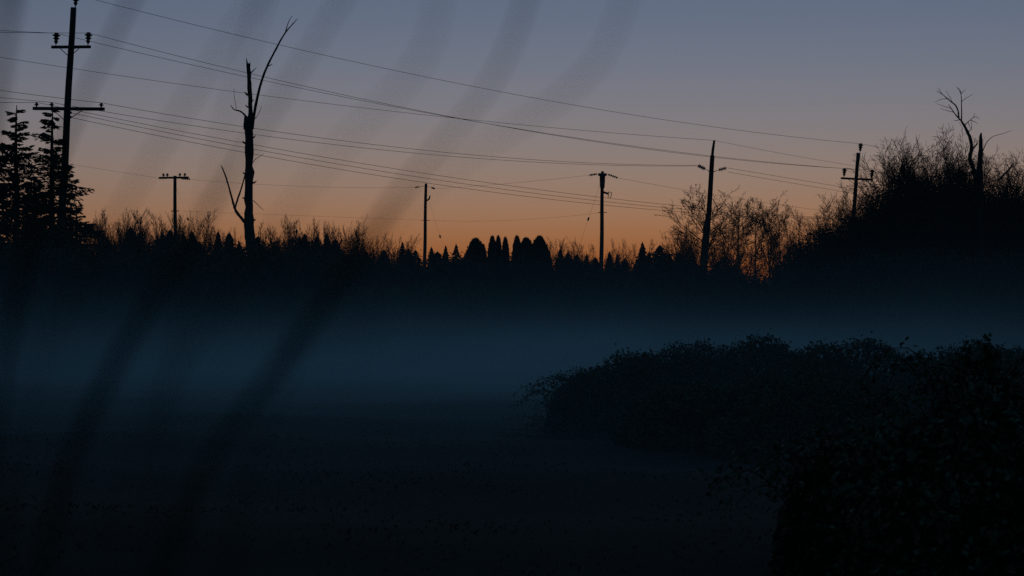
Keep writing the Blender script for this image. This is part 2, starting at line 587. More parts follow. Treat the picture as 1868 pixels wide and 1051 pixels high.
ALDER = dict(n=(14, 6, 4, 3), kids=(38, 13, 7), bare=(.22, .15, .1), ang=((28, 60), (25, 52), (25, 55)), len=(.44, .42, .42), rad=.45,
             taper=.85, up=(.03, .06, .04, .02), wig=(.022, .08, .12, .15), short=.4)
SAPLING = dict(n=(9, 5, 3), kids=(28, 10), bare=(.2, .1), ang=((15, 40), (20, 45)), len=(.38, .42), rad=.45,
               taper=.9, up=(.02, .09, .06), wig=(.04, .09, .14), short=.6)
THICKET = dict(n=(10, 7, 5, 3), kids=(15, 9, 6), bare=(.28, .12, .1), ang=((18, 48), (20, 52), (25, 65)), len=(.5, .44, .45), rad=.45,
               taper=.85, up=(.05, .07, .05, .03), wig=(.05, .08, .12, .16), short=.25)


def tree_meshes(name, H, r, prm, seed, stems=1, spread=.0, twigmin=.006, crown_mat='twig', ivy=0, ivy_size=.16, lean=(0, 0), ivy_hi=.75):
    rnd = random.Random(seed)
    lv = len(prm['n'])
    segs = [[] for _ in range(lv)]
    for k in range(stems):
        a = rnd.uniform(0, 6.28)
        s_ = spread * rnd.uniform(.3, 1)
        d = Vector((math.cos(a) * s_ + lean[0], math.sin(a) * s_ + lean[1], 1)).normalized()
        p = Vector((math.cos(a), math.sin(a), 0)) * (0 if stems == 1 else rnd.uniform(.1, .5))
        grow(segs, p, d, H * (rnd.uniform(.7, 1) if k else 1.0) * .86, r * (rnd.uniform(.6, 1) if k else 1), 0, prm, rnd)
    allz = max(max(s[5] for s in L) for L in segs if L)
    k = H / allz
    for i in range(lv):
        a = np.array(segs[i])
        a[:, :6] *= k
        a[:, 6:] = np.maximum(a[:, 6:], twigmin)
        segs[i] = a
    t = MB()
    t.twigs(segs[0], 7)
    c = MB()
    for i in range(1, lv):
        c.twigs(segs[i], 4 if i == 1 else 3)
    tm = t.mesh(name + '_trunk', M['bark'])
    cm = c.mesh(name + '_crown', M[crown_mat])
    im = None
    if ivy:
        src = np.vstack(segs[:3])
        src = src[(src[:, 2] < H * ivy_hi) & (src[:, 2] > H * .3)]
        # clumps
        ctr = src[rng.integers(0, len(src), max(4, ivy // 60))]
        P = ctr[rng.integers(0, len(ctr), ivy), :3] + rng.normal(size=(ivy, 3)) * np.array([.36, .36, .42]) * (H / 9) ** .5
        P = P[P[:, 2] > 0.05]
        l = MB()
        l.leaves(P, rng.uniform(.6, 1.2, len(P)) * ivy_size, rng.uniform(.5, .9, len(P)) * ivy_size)
        im = l.mesh(name + '_ivy', M['ivy'])
    return tm, cm, im


def place_tree(name, label, cat, meshes, px, d, top_py, H, group, sx=1.0, rz=0.0):
    """stands a tree so that its tip shows at that row of the picture"""
    P = at(px, HORIZON, d)
    z = float(gz(P.x, d)) - .05
    top = at(px, top_py, d).z
    e = thing(name, label, cat, (P.x, d, z), group)
    k = (top - z) / H
    e.scale = (k * sx, k * sx, k)
    e.rotation_euler = (0, 0, rz)
    link('stems' if name in ('thicket_tree', 'bare_sapling') else 'trunk', meshes[0], e)['kind'] = 'stuff' if name != 'bare_tree' else 'thing'
    link('crown', meshes[1], e)['kind'] = 'stuff'
    if meshes[2] is not None:
        link('ivy', meshes[2], e)['kind'] = 'stuff'
    return e


# the open bare tree behind the strain insulator pole and the group beside it
m1 = tree_meshes('open_alder', 8.5, .12, dict(ALDER, len=(.48, .42, .42)), 11, ivy=0, twigmin=.0075)
place_tree('bare_tree', 'airy bare tree with one straight trunk just left of the strain insulator pole', 'tree', m1, 1278, 118, 332, 8.5, 'bare trees right of centre', 1.3)
BARE = [(1328, 122, 385, 'thin bare tree hugging the right side of the strain insulator pole'),
        (1352, 126, 352, 'bare upright tree, leftmost of the tall pair right of the strain insulator pole'),
        (1376, 121, 362, 'slender bare tree between the tall pair right of the strain insulator pole'),
        (1398, 124, 350, 'bare upright tree, rightmost of the tall pair right of the strain insulator pole'),
        (1428, 128, 368, 'bare tree at the right end of the airy group, before the gap of bright sky'),
        (1412, 120, 385, 'low twiggy bare tree between the tall pair and the bright gap of sky'),
        (1338, 130, 372, 'faint bare tree seen behind the right side of the strain insulator pole'),
        (1248, 124, 405, 'low bare tree at the foot of the airy tree, on its left')]
vs_ = [tree_meshes('alder_a', 8, .08, dict(ALDER, kids=(30, 11, 5), up=(.02, .09, .05, .03)), 21, 1, .12, .0075),
       tree_meshes('alder_b', 8, .075, dict(ALDER, kids=(28, 12, 5), up=(.02, .08, .05, .03)), 22, 1, .14, .0075)]
for i, (px, d, ty, lab) in enumerate(BARE):
    place_tree('bare_tree', lab, 'tree', vs_[i % 2], px, d, ty, 8, 'bare trees right of centre', 1.0, i * 1.7)
EDGE = [(1462, 116, 404, 'low bare bushy tree where the bright gap meets the big thicket'),
        (1490, 113, 398, 'twiggy low tree, second from the bright gap along the thicket edge'),
        (1514, 110, 385, 'twiggy tree left of the right pole, third from the bright gap')]
ve = [tree_meshes('edge_a', 6, .07, dict(THICKET, kids=(12, 8, 5)), 31, 4, .35, .007, ivy=1500, ivy_size=.2, ivy_hi=.85),
      tree_meshes('edge_b', 6, .07, dict(THICKET, kids=(12, 8, 5)), 32, 4, .3, .007, ivy=1800, ivy_size=.2, ivy_hi=.85)]
for i, (px, d, ty, lab) in enumerate(EDGE):
    place_tree('thicket_tree', lab, 'tree', ve[i % 2], px, d, ty, 6, 'trees of the right thicket', 1.0, i * 2.1)

# the big thicket on the right
vt = [tree_meshes('thicket_%d' % k, 9, .10, THICKET, 40 + k, 10, .44, .0075, ivy=(9000, 3600, 4200)[k], ivy_size=.15, ivy_hi=(.70, .62, .66)[k]) for k in range(3)]
THK = [(1540, 109, 362, 1.0, 'rounded dense tree directly in front of the right pole'),
       (1562, 106, 362, 1.0, 'dense dark tree just right of the right pole'),
       (1612, 106, 318, .9, 'dense tree on the rising left shoulder of the big thicket'),
       (1650, 105, 282, .9, 'tall dense tree below the first peak of the big thicket, on its left'),
       (1692, 104, 234, .9, 'tallest bushy tree, forming the round peak of the big thicket'),
       (1736, 106, 262, .85, 'bushy tree between the round peak and the forked dead limb'),
       (1772, 108, 300, .8, 'dense tree at the foot of the forked dead limb'),
       (1812, 104, 268, .85, 'twiggy tree immediately right of the broken snag'),
       (1850, 106, 300, .85, 'twiggy tree near the right edge of the picture'),
       (1892, 104, 290, .9, 'tree cut by the right edge of the picture'),
       (1680, 103, 246, .8, 'twiggy tree at the front of the round peak of the big thicket, its left half'),
       (1706, 103, 248, .8, 'twiggy tree at the front of the round peak of the big thicket, its right half'),
       (1588, 105, 350, 1.0, 'leafy dark tree on the left slope of the thicket, between pole and shoulder'),
       (1628, 104, 318, .9, 'dense tree on the left slope of the thicket, just below the shoulder'),
       (1600, 113, 338, .9, 'twiggy tree behind the rising left shoulder of the big thicket'),
       (1668, 112, 262, .9, 'twiggy tree close behind the round peak of the big thicket, on its left'),
       (1716, 112, 246, .9, 'twiggy tree close behind the round peak of the big thicket, on its right'),
       (1756, 114, 285, .9, 'fine twiggy tree seen through the gap left of the forked dead limb'),
       (1832, 113, 282, .9, 'fine twiggy tree behind the broken snag, towards the right edge'),
       (1940, 106, 310, .9, 'tree beyond the right edge of the picture')]
for i, (px, d, ty, sx, lab) in enumerate(THK[:-1]):
    place_tree('thicket_tree', lab, 'tree', vt[0 if i < 2 else i % 3], px, d, ty - 14, 9, 'trees of the right thicket', sx * .95, i * 1.3)


# ------------------------------------------------------------------ dead trees
def polytube(b, pts, d, rads, n=8, base=None, jitter=0.0, ydr=0.0):
    P = []
    m = len(pts)
    for i, (x, y) in enumerate(pts):
        p = at(x, y, d + ydr * i / max(1, m - 1))
        P.append(p - base)
    # resample smoothly
    P = np.array([tuple(p) for p in P])
    R = np.array(rads if hasattr(rads, '__len__') else [rads] * m, float)
    if len(R) != m:
        R = np.interp(np.linspace(0, 1, m), np.linspace(0, 1, len(R)), R)
    t = np.linspace(0, m - 1, (m - 1) * 4 + 1)
    Q = np.stack([np.interp(t, np.arange(m), P[:, k]) for k in range(3)], -1)
    for _ in range(2):
        Q[1:-1] = (Q[:-2] + 2 * Q[1:-1] + Q[2:]) / 4
    RR = np.interp(t, np.arange(m), R)
    if jitter:
        RR = RR * (1 + rng.normal(size=len(RR)) * jitter)
        Q = Q + rng.normal(size=Q.shape) * (RR * jitter)[:, None]
    b.tube(Q, RR, n)


def stand(px, d):
    P = at(px, HORIZON, d)
    return Vector((P.x, d, float(gz(P.x, d)) - .1))


d = 84.0
base = stand(462, d)
snag = thing('dead_tree', 'broken bare dead trunk with one long thin limb curving up to the right', 'dead tree', base, 'dead trees')
k = d / F_PX
b = MB()
gb = proj(base)
polytube(b, [(466, gb[1]), (464, 560), (461, 470), (456, 432), (453.5, 390), (454, 340), (455, 290), (453.5, 240), (453.5, 214)], d,
         [15 * k, 13.5 * k, 11.5 * k, 9.5 * k, 8.2 * k, 7.8 * k, 7.8 * k, 7.6 * k, 8.3 * k], 14, base, .085)
b.build('trunk', M['dead'], snag)
b = MB()
polytube(b, [(447, 236), (446.5, 222), (446, 212)], d, [3.2 * k, 2.2 * k, .5 * k], 6, base)
b.build('splinter', M['dead'], snag)
b = MB()
polytube(b, [(456, 232), (457, 200), (455.5, 160), (453.5, 130), (452.5, 116)], d, [5.2 * k, 4.3 * k, 4 * k, 3.8 * k, 3.2 * k], 9, base, .06)
bt = b.build('broken_top', M['dead'], snag)
b = MB()
polytube(b, [(451.5, 124), (450.5, 113), (449.5, 106)], d, [2.2 * k, 1.4 * k, .3 * k], 6, base)
b.build('splinter', M['dead'], bt)
b = MB()
polytube(b, [(455, 126), (456, 118), (456, 113)], d, [1.6 * k, 1.1 * k, .3 * k], 6, base)
b.build('splinter', M['dead'], bt)


def limb(pts, rads, parent=snag, name='limb', d=d, base=base, ydr=0.0, n=7, jit=.06):
    q = MB()
    polytube(q, pts, d, [r * d / F_PX for r in rads], n, base, jit, ydr)
    return q.build(name, M['dead'], parent)


l1 = limb([(460, 236), (464, 205), (470, 175), (478, 145), (486, 124), (498, 100), (510, 77), (520, 60), (531, 47), (543, 34)], [3.2, 2.8, 2.5, 2.2, 2.1, 1.8, 1.5, 1.3, 1.0, .5], ydr=-.8)
limb([(521, 58), (524, 47), (527, 38), (533, 29)], [1.0, .8, .6, .4], l1, 'twig', ydr=-.1)
limb([(488, 121), (493, 119), (497, 117)], [1.3, .9, .5], l1, 'twig')
l2 = limb([(449, 213), (443, 206), (436, 202), (428, 201), (424, 197), (421, 192)], [2.0, 1.5, 1.3, 1.0, .9, .6], ydr=-.6)
limb([(431, 202), (430, 190), (427, 176), (427, 162)], [.6, .5, .4, .3], l2, 'twig')
limb([(455, 136), (462, 129), (468, 123)], [1.2, .9, .4])
limb([(452, 174), (449, 171), (446, 168)], [2.0, 1.6, .8])
l3 = limb([(449, 408), (440, 398), (430, 385), (426, 372), (420, 350), (413, 325), (406, 307), (403, 302)], [3.3, 2.8, 2.5, 2.2, 1.7, 1.5, 1.2, .6], ydr=-1.0)
limb([(429, 379), (434, 362), (440, 345), (447, 320), (449, 308)], [1.8, 1.7, 1.5, 1.2, .9], l3, 'branch', ydr=.3)
limb([(459, 222), (468, 214), (473, 205), (478, 193)], [.8, .6, .5, .3], ydr=-.4)
limb([(461, 297), (466, 290), (474, 286), (481, 280)], [.7, .5, .4, .3], ydr=-.4)
limb([(462, 366), (468, 371), (475, 379), (482, 384)], [.7, .6, .5, .3], ydr=-.4)

for x0, y0, x1, y1, r_s in ((447, 262, 442, 257, 1.6), (462, 252, 466, 247, 1.3), (447, 318, 443, 314, 1.4), (463, 334, 468, 330, 1.3), (446, 362, 442, 360, 1.5), (462, 404, 467, 399, 1.4), (451, 196, 448, 191, 1.2), (460, 186, 463, 181, 1.0)):
    limb([(x0 + (2 if x1 < x0 else -2), y0), ((x0 + x1) / 2, (y0 + y1) / 2 + .6), (x1, y1)], [r_s * 1.3, r_s, r_s * .4], snag, 'stub')
# the broken snag and the forked dead limb above the thicket
d2 = 102.5
base2 = stand(1790, d2)
sn2 = thing('dead_tree', 'broken snag stump standing out of the right thicket beside the forked limb', 'dead tree', base2, 'dead trees')
k = d2 / F_PX
b = MB()
polytube(b, [(1786, 600), (1787, 480), (1787, 340), (1788, 300), (1789, 262), (1789, 248), (1790, 242)], d2, [9 * k, 8 * k, 6.5 * k, 5 * k, 3.6 * k, 3 * k, .8 * k], 9, base2, .05)
b.build('trunk', M['dead'], sn2)
limb([(1791, 280), (1800, 258), (1812, 248), (1830, 244), (1845, 238)], [1.0, .7, .5, .4, .3], sn2, 'limb', d2, base2)
limb([(1820, 330), (1835, 315), (1845, 305), (1849, 297)], [2.2, 1.8, 1.6, .8], sn2, 'limb', d2, base2)
d3 = 103.5
base3 = stand(1776, d3)
fk = thing('dead_tree', 'crooked dead limb forking into fine twigs, highest of the right thicket', 'dead tree', base3, 'dead trees')
b = MB()
k = d3 / F_PX
polytube(b, [(1783, 600), (1783, 420), (1782, 330), (1776, 308), (1770, 292), (1769, 284), (1773, 272), (1771, 255), (1766, 243), (1760, 231), (1754, 221)], d3,
         [7.5 * k, 6 * k, 5 * k, 4.2 * k, 3.8 * k, 3.6 * k, 3.2 * k, 3 * k, 2.8 * k, 2.3 * k, 2 * k], 9, base3, .05)
b.build('trunk', M['dead'], fk)
ka = dict(parent=fk, d=d3, base=base3)
limb([(1772, 274), (1778, 268), (1783, 262), (1782, 258)], [1.7, 1.5, 1.2, .6], **ka)
f1 = limb([(1754, 221), (1745, 212), (1740, 205), (1735, 198), (1730, 190)], [1.6, 1.2, 1.0, .8, .4], **ka)
f2 = limb([(1749, 215), (1748, 203), (1744, 193), (1738, 188), (1728, 180), (1719, 172), (1708, 166)], [1.5, 1.4, 1.3, 1.2, 1.0, .7, .3], **ka)
f3 = limb([(1754, 219), (1754, 200), (1754, 185), (1753, 170), (1746, 160)], [1.2, 1.0, .9, .6, .3], **ka)
for pts, par in (([(1738, 188), (1732, 176), (1725, 165)], f2), ([(1728, 180), (1716, 181), (1705, 187)], f2), ([(1719, 172), (1713, 164), (1712, 160)], f2),
                 ([(1735, 198), (1722, 194), (1708, 189)], f1), ([(1740, 205), (1728, 202), (1716, 198)], f1),
                 ([(1753, 172), (1757, 167), (1762, 163)], f3), ([(1754, 185), (1764, 178), (1775, 172)], f3), ([(1753, 170), (1751, 163), (1744, 158)], f3)):
    limb(pts, [.6, .45, .25], par, 'twig', d3, base3)
f4 = limb([(1759, 230), (1764, 224), (1770, 219), (1776, 214), (1778, 207)], [1.0, .8, .6, .5, .3], **ka)
for pts in ([(1770, 219), (1778, 222), (1784, 226)], [(1766, 223), (1769, 232), (1774, 238)], [(1776, 214), (1783, 213), (1786, 218)]):
    limb(pts, [.6, .45, .25], f4, 'twig', d3, base3)
limb([(1765, 242), (1772, 236), (1773, 228), (1771, 220)], [.8, .6, .5, .3], **ka)
limb([(1751, 218), (1743, 221), (1739, 219)], [.8, .5, .3], **ka)


# ------------------------------------------------------------------ spruces on the left
def spruce_meshes(name, H, R, seed, whorls=26, leafn=26, gap=0.0):
    rnd = random.Random(seed)
    t = MB()
    zs = np.linspace(0, H, 16)
    t.tube([(.02 * math.sin(z * 1.3), .02 * math.cos(z), z) for z in zs], .17 * (1 - zs / H) ** .8 + .012, 8)
    segs, P, D, S = [], [], [], []
    for w in range(whorls):
        for k_ in range(6):
            f = min(.995, max(0, (w + rnd.uniform(-.75, .75)) / whorls))
            z = H * (.05 + .94 * f)
            L0 = R * (1 - f) ** .8 * (.8 + .3 * math.sin(f * 23 + seed)) + .14
            if rnd.random() < gap + .15 * math.sin(f * 17 + seed * 2 + k_):
                continue
            a = rnd.uniform(0, 6.283)
            L = L0 * rnd.uniform(.4, 1.2)
            n = 6
            p = Vector((0, 0, z))
            el = math.radians(rnd.uniform(12, 30) if f > .7 else rnd.uniform(-12, 14))
            for i in range(n):
                e2 = el + math.radians(-32 * math.sin(i / n * 2.4) + 26 * max(0, i / n - .55) * 2) * (1 - f * .6)
                dv = Vector((math.cos(a) * math.cos(e2), math.sin(a) * math.cos(e2), math.sin(e2)))
                q = p + dv * (L / n)
                rr = .022 * (1 - i / n) + .005
                segs.append((*p, *q, rr, rr * .8))
                m = max(3, int(leafn * L / R * (.4 + .6 * (i + 1) / n)))
                for j in range(m):
                    u = rnd.random()
                    c = p.lerp(q, u)
                    side = Vector((-math.sin(a), math.cos(a), 0)) * rnd.choice((-1, 1))
                    wv = (.26 * L * (1 - (i / n) * .65) + .05) * rnd.random()
                    hang = -rnd.random() ** 2 * .28 * min(1, L)
                    P.append(c + side * wv * .8 + dv * wv * .5 + Vector((0, 0, hang)))
                    D.append(dv * .7 + side * .6 + Vector((0, 0, -.35 + rnd.gauss(0, .3))))
                    S.append(rnd.uniform(.10, .24))
                p = q
    c = MB()
    c.twigs(segs, 3)
    b_ = MB()
    b_.leaves(np.array([tuple(p) for p in P]), np.array(S), np.array(S) * .36, np.array([tuple(x) for x in D]))
    return t.mesh(name + '_trunk', M['bark']), b_.mesh(name + '_crown', M['needle']), c.mesh(name + '_branches', M['bark'])


def place_spruce(ms, label, px, d, top_py, H, sx=1.0, rz=0, name='spruce_tree', group='spruces at the left edge'):
    P = at(px, HORIZON, d)
    z = float(gz(P.x, d)) - .05
    k = (at(px, top_py, d).z - z) / H
    e = thing(name, label, 'tree', (P.x, d, z), group)
    e.scale = (k * sx, k * sx, k)
    e.rotation_euler = (0, 0, rz)
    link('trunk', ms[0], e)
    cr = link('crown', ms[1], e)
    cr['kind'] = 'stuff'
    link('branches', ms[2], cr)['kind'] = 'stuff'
    return e


sp = [spruce_meshes('spruce_a', 10, 2.9, 3, 32, 64, .10), spruce_meshes('spruce_b', 10, 3.0, 5, 30, 64, .12), spruce_meshes('spruce_c', 8, 2.4, 6, 28, 60, .04)]
place_spruce(sp[0], 'tall ragged spruce, second of the group at the left edge, with a bare spire top', 29, 73, 192, 10, 1.2)
place_spruce(sp[1], 'ragged spruce whose tip reaches the lower crossarm of the tall left pole', 94, 75, 193, 10, 1.15, 1.0)
place_spruce(sp[2], 'shorter dense spruce around the tall left pole, its boughs showing right of it', 118, 82, 300, 8, 1.3, 2.0)
place_spruce(sp[2], 'spruce cut by the left edge of the picture', -18, 74, 262, 8, 1.25, 4.0)
place_spruce(sp[1], 'low spruce filling the gap between the two ragged spires at the left edge', 62, 79, 318, 10, 1.6, 5.0)
place_spruce(sp[0], 'low spruce showing behind the pole foot, lowest of the left group', 138, 86, 368, 10, 1.5, 3.0)

# ------------------------------------------------------------------ far treeline
def far_conifer(name, H, R, seed, col=False):
    rnd = random.Random(seed)
    r_ = np.random.default_rng(seed)
    t = MB()
    t.tube([(0, 0, 0), (0, 0, H * .5), (0, 0, H)], [.14, .09, .02], 5)
    n = 4200 if not col else 3600
    f = r_.random(n) ** (.62)
    a = r_.random(n) * 6.283
    if col:                                                        # clipped cedar: full to the ground, round shouldered
        prof = R * np.clip(1 - f ** 5, 0, 1) ** .6 * (.72 + .28 * np.sin(np.pi * np.clip(f * 1.1 + .15, 0, 1)))
        rr = prof * (r_.random(n) ** .35) * (1 + .06 * np.sin(a * 4 + f * 9))
        D = np.stack([np.cos(a) * .3, np.sin(a) * .3, np.ones(n)], -1) + r_.normal(size=(n, 3)) * .3
        L, Wd = .55, .22
    else:
        lay = .5 + .5 * (1 - (f * 15 + .35 * np.sin(a * 3)) % 1)
        rr = R * (1 - f) ** .72 * lay * (r_.random(n) ** .5) * (.75 + .5 * np.sin(f * 31 + a * 2 + seed) ** 2)
        rr *= 1 + .3 * np.sin(a * 2 + seed + f * 7)
        D = np.stack([np.cos(a), np.sin(a), np.full(n, -.25)], -1) + r_.normal(size=(n, 3)) * .35
        L, Wd = .62, .26
    P = np.stack([rr * np.cos(a), rr * np.sin(a), f * H + (0 if col else -.12 * rr)], -1)
    c = MB()
    sc_ = 1.0 if col else .3 + .7 * np.clip((1 - f) * 2.2, 0, 1)
    c.leaves(P, r_.uniform(.6, 1.3, n) * L * sc_, r_.uniform(.7, 1.2, n) * Wd * sc_, D)
    if not col:
        for _ in range(3):
            z = H * (1 - .03 * _)
            c.leaves([(0, 0, z)], .5, .1, np.array([[rnd.gauss(0, .1), 0, 1.]]))
    return t.mesh(name + '_trunk', M['bark']), c.mesh(name + '_crown', M['cedar' if col else 'needle']), None


fc = [far_conifer('fir_%d' % k, 10, (2.7, 3.3, 2.4, 3.8)[k], 60 + k) for k in range(4)]
cd = [far_conifer('cedar_%d' % k, 8, (1.0, 1.45)[k], 70 + k, True) for k in range(2)]
LAND = [(110, 'the tall left pole'), (319, 'the distant short-armed pole'), (455, 'the long-limbed dead tree'), (777, 'the armless pole'),
        (930, 'the row of rounded cedars'), (1098, 'the T-topped pole'), (1290, 'the strain insulator pole'), (1556, 'the right pole')]
ORD = ['first', 'second', 'third', 'fourth', 'fifth', 'sixth', 'seventh', 'eighth', 'ninth', 'tenth', 'eleventh', 'twelfth', 'thirteenth', 'fourteenth',
       'fifteenth', 'sixteenth', 'seventeenth', 'eighteenth', 'nineteenth', 'twentieth'] + ['twenty-' + w for w in ('first', 'second', 'third', 'fourth', 'fifth', 'sixth', 'seventh', 'eighth', 'ninth')] + ['thirtieth'] + ['thirty-' + w for w in ('first', 'second', 'third', 'fourth', 'fifth', 'sixth', 'seventh', 'eighth', 'ninth')] + ['fortieth'] + ['forty-' + w for w in ('first', 'second', 'third', 'fourth', 'fifth', 'sixth', 'seventh', 'eighth', 'ninth')]


def ord_labels(xs, what):
    """names each by its turn to the right of the nearest landmark on its left"""
    out, seen = {}, {}
    for x in sorted(xs):
        lm = [l for l in LAND if l[0] <= x] or [LAND[0]]
        nm = lm[-1][1]
        seen[nm] = seen.get(nm, 0) + 1
        out[x] = '%s %s right of %s' % (ORD[seen[nm] - 1], what, nm)
    return out


# firs: column, row of the tip, width factor
FIRS = [(196, 432, 1), (238, 413, .8), (252, 436, 1.1), (296, 424, .8), (310, 418, 1), (334, 424, 1.1), (350, 421, .9), (364, 440, 1.2), (398, 421, .9), (418, 424, .9),
        (436, 440, 1.2), (470, 430, 1), (500, 442, 1), (546, 431, 1.1), (556, 425, .9), (578, 430, 1), (596, 424, .9), (612, 436, 1), (640, 458, 1), (668, 458, 1.1), (700, 455, 1),
        (734, 440, .8), (745, 452, 1), (758, 455, .9), (787, 449, 1), (798, 458, 1.2), (813, 447, .8), (832, 444, .75), (846, 470, 1), (1022, 452, 1), (1036, 458, 1), (1052, 464, .9),
        (1070, 462, 1), (1086, 468, 1.0), (1112, 458, .8), (1126, 462, .8), (1140, 470, 1), (1172, 441, .9), (1184, 458, 1.2), (1204, 446, .9), (1222, 462, 1.2), (1240, 458, 1), (1262, 464, 1),
        (1310, 474, 1.1), (1338, 482, 1.1), (1420, 480, 1), (1460, 476, 1)]
lab = ord_labels([f[0] for f in FIRS], 'dark pointed fir of the far treeline')
for i, (px, ty, w) in enumerate(FIRS):
    d = 205 + (i * 37 % 40)
    place_tree('fir_tree', lab[px], 'tree', fc[i % 4], px, d, ty + 2, 10, 'firs of the far treeline', w * (1.25 + .45 * math.sin(i * 2.3)), i * 1.1)
CED = [(858, 455, .95, 1, 'small rounded cedar on the left slope of the leftmost cedar hump'), (868, 438, 1.1, 1, 'broad cedar, leftmost hump of the cedar row'),
       (881, 449, .7, 0, 'low cedar on the right shoulder of the leftmost cedar hump'), (898, 434, .72, 0, 'narrow cedar column, first of the three close columns'),
       (909, 434, .6, 0, 'narrow cedar column, middle of the three close columns'), (922, 436, .62, 0, 'narrow cedar column, last of the three close columns'),
       (943, 434, .75, 0, 'slim cedar right of the gap after the three columns'), (960, 437, 1.0, 1, 'broad cedar, second from the right end of the cedar row'),
       (984, 434, 1.0, 1, 'tall broad cedar at the right end of the cedar row'), (995, 452, .8, 1, 'low cedar against the right end of the cedar row')]
for i, (px, ty, w, v, lb) in enumerate(CED):
    place_tree('cedar_tree', lb, 'tree', cd[v], px, 178 + i % 3, ty, 8, 'rounded cedars in a row', w, i * 1.4)
# bare saplings
vsap = [tree_meshes('sapling_%d' % k, 9, .06, SAPLING, 80 + k, 6, .26, .0085) for k in range(5)]
SAP = []
rs = random.Random(5)
for x0, x1, t0, t1, n in ((160, 300, 392, 412, 16), (300, 400, 398, 420, 9), (400, 440, 412, 425, 3), (475, 560, 410, 432, 10), (560, 640, 402, 425, 8), (640, 735, 420, 445, 10),
                          (1010, 1075, 432, 452, 7), (1108, 1160, 446, 468, 4), (1215, 1275, 430, 450, 5), (1305, 1345, 430, 455, 4), (1430, 1500, 405, 450, 7)):
    n = int(n * 1.5)
    for j in range(n):
        SAP.append((int(x0 + (x1 - x0) * (j + rs.uniform(.2, .8)) / n), rs.uniform(t0 - 18, t1 - 6)))
lab = ord_labels([s_[0] for s_ in SAP], 'wispy bare sapling along the far treeline')
used = set()
for i, (px, ty) in enumerate(SAP):
    if px in used:
        continue
    used.add(px)
    place_tree('bare_sapling', lab[px], 'tree', vsap[i % 5], px, 190 + (i * 29 % 45), ty, 9, 'bare saplings of the far treeline', .9, i * .9)

# the tangle under all of them, one dark mass
PROF = [(-400, 440), (0, 446), (120, 456), (165, 470), (230, 466), (300, 456), (330, 452), (360, 460), (400, 462), (455, 456), (520, 468), (580, 462), (640, 474), (720, 478), (777, 468), (850, 478),
        (930, 474), (1000, 478), (1060, 486), (1098, 498), (1150, 486), (1200, 470), (1260, 482), (1300, 491), (1400, 491), (1500, 488), (1560, 470), (1650, 455), (1720, 462), (1868, 470), (2300, 460)]


def undergrowth(name, lift, mt, seed, thick=5.0, leafn=150000, tw=9000, x0=-420, x1=2300):
    r_ = np.random.default_rng(seed)
    px = np.array([p[0] for p in PROF], float)
    py = np.array([p[1] for p in PROF], float)
    b = MB()
    n = 420
    xs = np.linspace(x0, x1, n)
    d0 = np.interp(xs, [-420, 150, 560, 900, 1150, 1500, 2300], [66, 70, 77, 96, 100, 97, 94])
    S = F_PX / d0
    X = (xs - 934) / S
    H = np.interp(xs, px, py) + lift
    zt = EYE + (HORIZON - H) / S - .25 + r_.normal(size=n) * .10 + .14 * np.sin(X * 1.9) + .12 * np.sin(X * .77 + 2)
    zg = gz(X, d0) - .3
    prof = [(-.5, 0), (-.47, .45), (-.36, .8), (-.12, .97), (.12, 1.0), (.36, .82), (.47, .45), (.5, 0)]
    V = np.stack([np.stack([X + r_.normal(size=n) * .06, d0 + thick * (o + r_.normal(size=n) * .03), zg + (zt - zg) * h], -1) for o, h in prof], 1)
    m = len(prof)
    i = np.arange(n - 1)[:, None] * m
    j = np.arange(m - 1)[None]
    b.add(V.reshape(-1, 3), None, np.stack([i + j, i + m + j, i + m + j + 1, i + j + 1], -1).reshape(-1, 4))
    # leaves and twigs all over it
    u = r_.uniform(0, n - 1.001, leafn)
    k = u.astype(int)
    a = r_.random(leafn)
    fh = r_.random(leafn) ** .6
    P = np.stack([np.interp(u, np.arange(n), X), d0[k] + thick * (a - .5) * 1.05, zg[k] + (zt[k] - zg[k]) * fh * (1.0 + .05 * r_.normal(size=leafn)) + .1], -1)
    P[:, 2] += np.where(fh > .8, r_.exponential(.12, leafn), 0)
    b.leaves(P, r_.uniform(.08, .24, leafn), r_.uniform(.05, .13, leafn))
    u = r_.uniform(0, n - 1.001, tw)
    k = u.astype(int)
    p0 = np.stack([np.interp(u, np.arange(n), X), d0[k] + thick * (r_.random(tw) - .5), zt[k] - .4], -1)
    ln = r_.uniform(.3, .6, tw)
    p1 = p0 + np.stack([r_.normal(size=tw) * .2, r_.normal(size=tw) * .2, np.ones(tw)], -1) * ln[:, None]
    b.twigs(np.hstack([p0, p1, np.full((tw, 1), .012), np.full((tw, 1), .006)]), 3)
    o = b.build(name, mt)
    o['kind'] = 'stuff'
    o['label'] = 'tangled dark scrub filling the space under the trees'
    o['category'] = 'undergrowth'
    return o


undergrowth('undergrowth', 9, M['scrub'], 9)


